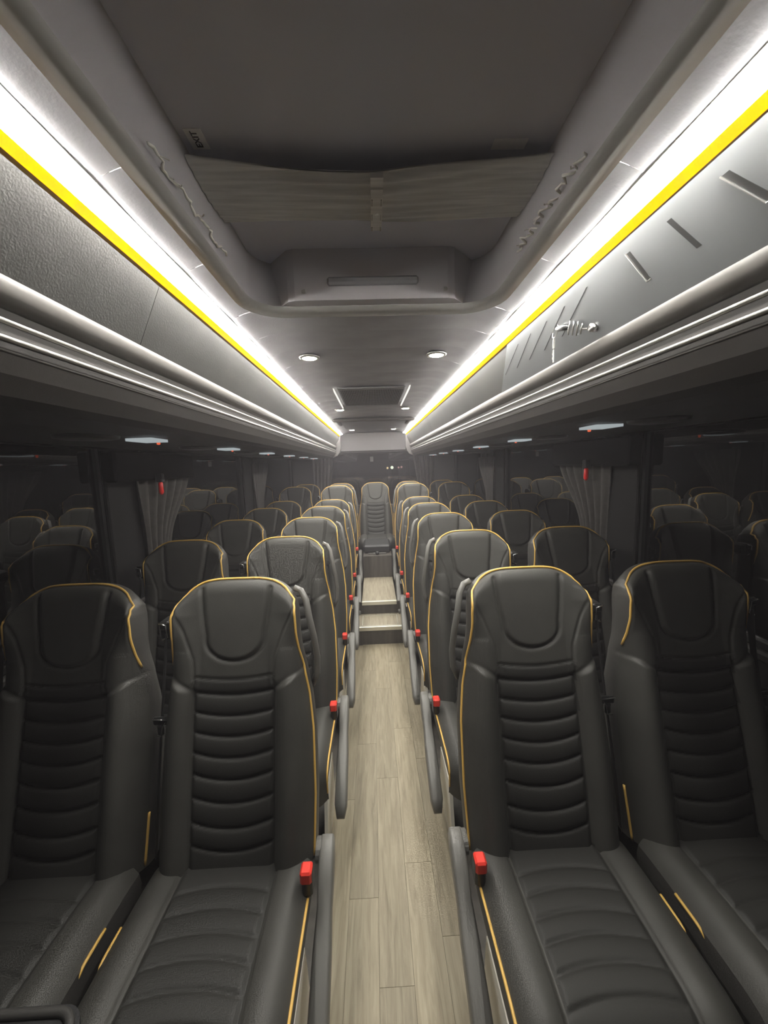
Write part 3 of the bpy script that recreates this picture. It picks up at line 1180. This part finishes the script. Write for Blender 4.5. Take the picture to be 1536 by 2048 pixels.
vent = empty('ceiling_vent', (-.01, 2.85, 2.09), 'perforated ceiling vent panel between two bright slim strips', 'vent')
obj('vent_panel', box(-.215, .215, -.36, .34, -.012, -.003, .003), 'hatch_dark', vent)
hol = []
for i in range(36):
    for j in range(10):
        hx, hy = -.20 + i * .0114, -.30 + j * .064
        hol.append(box(hx, hx + .006, hy, hy + .048, -.0135, -.0115))
sl_ = obj('perforation', join(*hol), 'slot', vent)
sl_['kind'] = 'stuff'
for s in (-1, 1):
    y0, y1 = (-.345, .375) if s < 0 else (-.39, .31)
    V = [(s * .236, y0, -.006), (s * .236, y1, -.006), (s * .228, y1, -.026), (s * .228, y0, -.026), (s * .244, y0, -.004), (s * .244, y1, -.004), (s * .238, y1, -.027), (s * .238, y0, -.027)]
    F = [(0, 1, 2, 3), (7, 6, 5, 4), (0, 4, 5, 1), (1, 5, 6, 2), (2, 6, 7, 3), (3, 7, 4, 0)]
    obj('bright_strip', (V, F), 'strip_glow', vent)  # strips beside the vent; their brightness is put in as emission

rh = empty('ceiling_frame', (.01, 4.3, 2.09), 'dark shallow frame across the ceiling behind the vent', 'ceiling frame')
obj('crossbar', box(-.43, .43, -.24, -.17, -.038, -.004, .012), 'bin_dark', rh)
obj('panel', box(-.36, .36, -.17, .85, -.016, -.004, .004), 'hatch_dark', rh)
for s in (-1, 1):
    obj('bracket', box(s * .36, s * .40, -.17, .25, -.034, -.004, .008), 'bezel', rh)

# hatch curtain: bunched fabric with a centre strap
cur = empty('hatch_curtain', (0, .93, 2.2), 'gathered grey fabric blind strung across the roof hatch with centre strap', 'blind')
NX, NY = 60, 40
V, F = [], []
for j in range(NY + 1):
    t = j / NY
    for i in range(NX + 1):
        u = -1 + 2 * i / NX
        q = 1 - abs(u) ** 1.4
        front = .832 + .034 * max(0, 1 - abs(u)) ** .8
        back = 1.035 - .012 * q
        y = front + (back - front) * t
        z = 2.203 - .010 * q - .010 * math.sin(t * math.pi)
        amp = .0038 * (.6 + .4 * math.sin(3 * u + 2)) * (0.35 + .65 * min(1, 2.2 * (1 - abs(u)) + .3))
        z += amp * math.sin(t * 2 * math.pi * 5.5 + 1.3 * math.sin(2.2 * u)) + .0018 * math.sin(t * 41 + 5 * u)
        V.append((u * .362, y - .93, z - 2.2))
n0 = len(V)
V += [(x, y, z + .003) for x, y, z in V]
for j in range(NY):
    for i in range(NX):
        a = j * (NX + 1) + i
        F.append((a, a + NX + 1, a + NX + 2, a + 1))
        F.append((n0 + a, n0 + a + 1, n0 + a + NX + 2, n0 + a + NX + 1))
obj('fabric', (V, F), 'hatch_curtain', cur, True)
V = []
for (x, w) in ((.0, 0),):
    prs = [(-.078, -.016), (-.05, -.020), (0, -.024), (.05, -.022), (.095, -.014)]
    st = join(*[box(xx - .002, xx + .002, y0, y1, min(z0, z1) - .003, max(z0, z1)) for xx in (-.003, .021) for (y0, z0), (y1, z1) in zip([(a, b) for a, b in prs][:-1], prs[1:])])
obj('strap', join(*[box(-.004, .022, prs[k][0], prs[k + 1][0], min(prs[k][1], prs[k + 1][1]) - .006, max(prs[k][1], prs[k + 1][1]) - .001) for k in range(4)]), 'hatch_curtain', cur)
obj('stitching', join(*[box(xx - .0012, xx + .0012, prs[k][0] + .03, prs[k + 1][0], min(prs[k][1], prs[k + 1][1]) - .0075, max(prs[k][1], prs[k + 1][1]) - .002) for xx in (-.001, .019) for k in (1, 2, 3)]), 'ceiling_trim', cur)
obj('snap_button', disc_lathe([(.006, 0), (.006, -.003), (.0035, -.005)], 14, (.009, .030, -.026)), 'steel', cur)

# frayed white cords along the hatch edge
for s, side in ((-1, 'left'), (1, 'right')):
    cd = empty('frayed_cord', (s * .355, .80, 2.1), 'frayed pale cord along the %s edge of the roof hatch' % side, 'cord')
    rnd = random.Random(3 + s)
    y0, y1 = (.665, .995) if s < 0 else (.70, 1.0)
    pts = []
    for k in range(40):
        t = k / 39
        a = .004 * math.sin(t * 21) + rnd.uniform(-.003, .003) + (.008 * math.sin(t * 60) if s > 0 else 0)
        pts.append((s * (-.004) + a, y0 - .80 + (y1 - y0) * t + rnd.uniform(-.002, .002), .006 + rnd.uniform(-.003, .003)))
    obj('strand', tube(pts, [.0014 + .0016 * abs(math.sin(k * .7)) for k in range(40)], 5), 'cord', cd, True)
    for q in range(5 if s < 0 else 9):
        k = rnd.randrange(2, 36)
        p = pts[k]
        pt = [p, (p[0] - s * .006, p[1] + .004, p[2]), (p[0] - s * .012 * rnd.uniform(.5, 1.2), p[1] + rnd.uniform(-.006, .012), p[2] - .002)]
        obj('loose_end', tube(pt, .0011, 5), 'cord', cd)

# EXIT stickers on the hatch panel
for k, (cx, cy, lab) in enumerate(((-.3355, .832, 'white EXIT sticker on the left of the roof hatch'), (.278, .848, 'white sticker half hidden by the blind on the right of the roof hatch'))):
    st = empty('exit_sticker', (cx, cy, 2.2325), lab, 'sticker')
    obj('card', box(-.0165, .0165, -.0235, .0235, -.0008, 0) if k == 0 else box(-.034, .034, -.010, .016, -.0008, 0), 'paper', st)
    if k == 0:
        fc = bpy.data.curves.new('exit_text', 'FONT')
        fc.body = 'EXIT'
        fc.size = .0165
        fc.align_x = 'CENTER'
        fc.align_y = 'CENTER'
        fc.extrude = .0002
        fc.offset = .0003
        tmp = bpy.data.objects.new('tmp', fc)
        COL.objects.link(tmp)
        bpy.context.view_layer.update()
        me = bpy.data.meshes.new_from_object(tmp.evaluated_get(bpy.context.evaluated_depsgraph_get()))
        bpy.data.objects.remove(tmp, do_unlink=True)
        me.materials.clear()
        me.materials.append(MATS['ink'])
        t = link('lettering', me, st)
        # seen from below, reading towards the front of the coach, letter tops to the left
        t.matrix_local = Matrix(((0, -1, 0, 0.000), (-1, 0, 0, 0), (0, 0, -1, -.0011), (0, 0, 0, 1)))
        t.scale = (1.12, 1, 1)

# reading light units under the racks
for r in range(6):
    y = 1.335 + r * .74
    for s, side in ((-1, 'left'), (1, 'right')):
        u = empty('reading_light_unit', (s * .77, y, 1.713), 'pale reading light panel under the %s rack, %s from the front' % (side, ['first', 'second', 'third', 'fourth', 'fifth', 'sixth'][r]), 'reading light', 'reading lights under the racks')
        obj('bezel', disc_lathe([(.085, .004), (.082, -.008), (.060, -.012), (.02, -.013)], 24, (s * .10, -.14, 0)), 'bezel', u, True)
        V = [(-.044, -.050), (.044, -.060), (.040, .050), (-.040, .060)]
        obj('lens', prism([(a, b) for a, b in V], -.012, -.003), 'reading_lens', u)
        obj('indicator', disc_lathe([(.006, -.002), (.006, -.014), (.003, -.016)], 10, (s * .02, .10, 0)), 'red_dot', u)

# keys hanging at the slotted door
ky = empty('key_bunch', (.516, 1.10, 1.945), 'bunch of keys on a ring hanging from the silver rack door', 'keys')
ring = [(-.008 + .003 * math.sin(a), .016 * math.cos(a) + .024, .017 * math.sin(a) + .012) for a in [2 * math.pi * k / 24 for k in range(24)]]
obj('ring', tube(ring, .0013, 6, closed=True), 'steel', ky, True)
obj('hanging_key', box(-.013, -.008, .022, .032, -.036, -.006, .003), 'arm_plastic', ky)
obj('key_blade', join(box(-.0115, -.0090, .0245, .0305, -.072, -.035, .001), box(-.0115, -.0090, .0300, .0335, -.062, -.056), box(-.0115, -.0090, .0300, .0325, -.050, -.045)), 'steel', ky)
obj('key_fob', tube([(-.008, .016, .016), (-.010, .000, .012), (-.010, -.030, .004), (-.010, -.050, -.002)], [.005, .0075, .0075, .006], 10), 'black_plastic', ky, True)
for k in range(4):
    c = Vector((-.010 + .004 * k, -.058 - .013 * k, -.006 - .005 * k))
    el = [(c.x + .005 * math.cos(a), c.y + .010 * math.cos(a + .5), c.z + .015 * math.sin(a) * (1 if k < 3 else .7)) for a in [2 * math.pi * q / 16 for q in range(16)]]
    obj('key_bow', tube(el, .0019, 6, closed=True), 'steel', ky, True)
obj('lock_key', tube([(-.002, -.098, -.022), (.006, -.118, -.028)], .0022, 6), 'steel', ky)
obj('lock_barrel', tube([(.022, -.128, -.030), (.005, -.134, -.031)], .0095, 14), 'steel', ky, True)


# ================================================================== CURTAINS, HAMMERS
def curtain(y0, y1, z0, z1, x, folds, pinch=.72, sx=1, seed=0):
    rnd = random.Random(seed)
    ph = [rnd.uniform(0, 6.28) for _ in range(4)]
    NY_, NZ_ = folds * 10, 16
    V, F = [], []
    for k in range(NZ_ + 1):
        t = k / NZ_
        z = z1 + (z0 - z1) * t
        p = 1 - (1 - pinch) * math.sin(math.pi * min(1, t * .72)) ** 1.6
        c = y0 + (y1 - y0) * .12
        for i in range(NY_ + 1):
            q = i / NY_
            y = c + (y0 + (y1 - y0) * q - c) * p
            xx = x + .020 * math.sin(q * folds * 2 * math.pi + ph[0] + .6 * math.sin(t * 3 + ph[1])) + .006 * math.sin(q * folds * 5.1 + ph[2])
            V.append((sx * xx, y, z))
    n = len(V)
    V += [(vx + sx * .003, vy, vz) for vx, vy, vz in V]
    for k in range(NZ_):
        for i in range(NY_):
            a = k * (NY_ + 1) + i
            F.append((a, a + 1, a + NY_ + 2, a + NY_ + 1))
            F.append((n + a, n + a + NY_ + 1, n + a + NY_ + 2, n + a + 1))
    return V, F


for s, side in ((-1, 'left'), (1, 'right')):
    for k, (a, b, wt) in enumerate(((2.05, 2.63, 'behind the front side window'), (4.02, 4.64, 'at the second pillar'))):
        c = empty('window_curtain', (s * 1.266, (a + b) / 2, .95), 'dark grey gathered window curtain %s on the %s' % (wt, side), 'curtain', 'gathered window curtains')
        g = curtain(a - (a + b) / 2, b - (a + b) / 2, .0, .635 if k == 0 else .70, 0.0, 6, .42, s, 5 * k + (s > 0))
        obj('cloth', g, 'curtain', c, True)
        if k == 0:
            obj('pelmet', box(s * -.038, s * .033, -.48, .32, .605, .757, .01), 'wall', c)
    c = empty('window_curtain', (s * .80, YR - .05, .95), 'dark grey gathered curtain at the %s edge of the rear window' % side, 'curtain', 'gathered window curtains')
    g = curtain(-.17, .17, .0, .86, 0.0, 5, .8, 1, 21 + s)
    g = ([(s * -y_, x_, z_) for x_, y_, z_ in g[0]], g[1])
    obj('cloth', g, 'curtain', c, True)
    hm = empty('emergency_hammer', (s * 1.212, 2.20, 1.505), 'red emergency hammer handle hanging in front of the %s curtain' % side, 'hammer', 'red emergency hammers')
    obj('handle', tube([(0, 0, .042), (0, 0, .030), (0, 0, -.020), (0, 0, -.032)], [.006, .012, .013, .006], 10), 'red_hammer', hm, True)
    obj('mount', box(-.017, .017, -.018, .018, .038, .085, .004), 'black_plastic', hm)

# rear window label
tag(obj('window_sticker', box(-.055, -.005, YR + .008, YR + .011, 1.655, 1.735), 'bezel'), 'small pale rectangular sticker at the top of the rear window', 'sticker')

# tray at the lower left, just in front of the first window seat
tray = empty('tray_table', (-.93, .50, .50), 'dark grey rounded tray edge at the lower left corner', 'tray')
obj('tray_top', prism(rounded_rect(-.22, .283, -.20, .195, .05), -.02, .0), 'shell', tray)
rr = rounded_rect(-.205, .27, -.185, .182, .045)
obj('tray_rim', tube([(x, y, .003) for x, y in rr], .009, 8, closed=True), 'bezel', tray, True)
obj('stem', join(box(-.05, .05, -.06, .06, -.50, -.02, .012)), 'black_plastic', tray)

# ================================================================== OUTSIDE
tag(obj('ground', box(-60, 60, -20, 90, -1.05, -1.0), 'asphalt'), kind='structure')


def street_lamp(px, py, Y, m, rad, label):
    r = c_right * (px - PW / 2) + c_down * (py - PH / 2) + c_fwd * FPX
    p = CAM + r * (Y / r.y)
    e = empty('street_lamp', (p.x, p.y, -1.0), label, 'street lamp', 'distant street lamps')
    h = p.z + 1.0
    obj('globe', disc_lathe([(rad * .2, h - rad), (rad * .8, h - rad * .6), (rad, h), (rad * .8, h + rad * .6), (rad * .2, h + rad)], 12), m, e, True)
    obj('post', tube([(0, 0, 0), (0, 0, h - rad)], .05, 8), 'pole', e)


street_lamp(775, 936, 40, 'street_warm', .11, 'warm distant street lamp behind the rear window, leftmost')
street_lamp(784, 935, 40, 'street_white', .16, 'brightest distant street lamp behind the rear window')
street_lamp(797, 935, 42, 'street_pink', .10, 'pinkish distant lamp behind the rear window')
street_lamp(803, 934, 42, 'street_pink', .11, 'pinkish distant lamp behind the rear window, rightmost')
street_lamp(908, 942, 24, 'street_white', .13, 'pale distant lamp behind the right window, left one of two')
street_lamp(921, 940, 24, 'street_white', .12, 'pale distant lamp behind the right window, right one of two')

# ================================================================== LENS VEIL (added volume)
veil_mat = bpy.data.materials.new('veil_volume')
veil_mat.use_nodes = True
nt = veil_mat.node_tree
nt.nodes.remove(nt.nodes['Principled BSDF'])
vs = nt.nodes.new('ShaderNodeVolumeScatter')
vs.inputs['Color'].default_value = (0.97, 0.92, 1.0, 1)
vs.inputs['Density'].default_value = VEIL  # added scatter that lifts the blacks like veiling glare on the lens
vs.inputs['Anisotropy'].default_value = 0.35
nt.links.new(vs.outputs[0], nt.nodes['Material Output'].inputs['Volume'])
MATS['veil_volume'] = veil_mat
tag(obj('veil_volume', box(-XW + .01, XW - .01, -1.28, 6.235, -.003, 2.24), 'veil_volume'), 'added thin volume filling the cabin, imitating lens veil', 'veil_volume', kind='stuff')
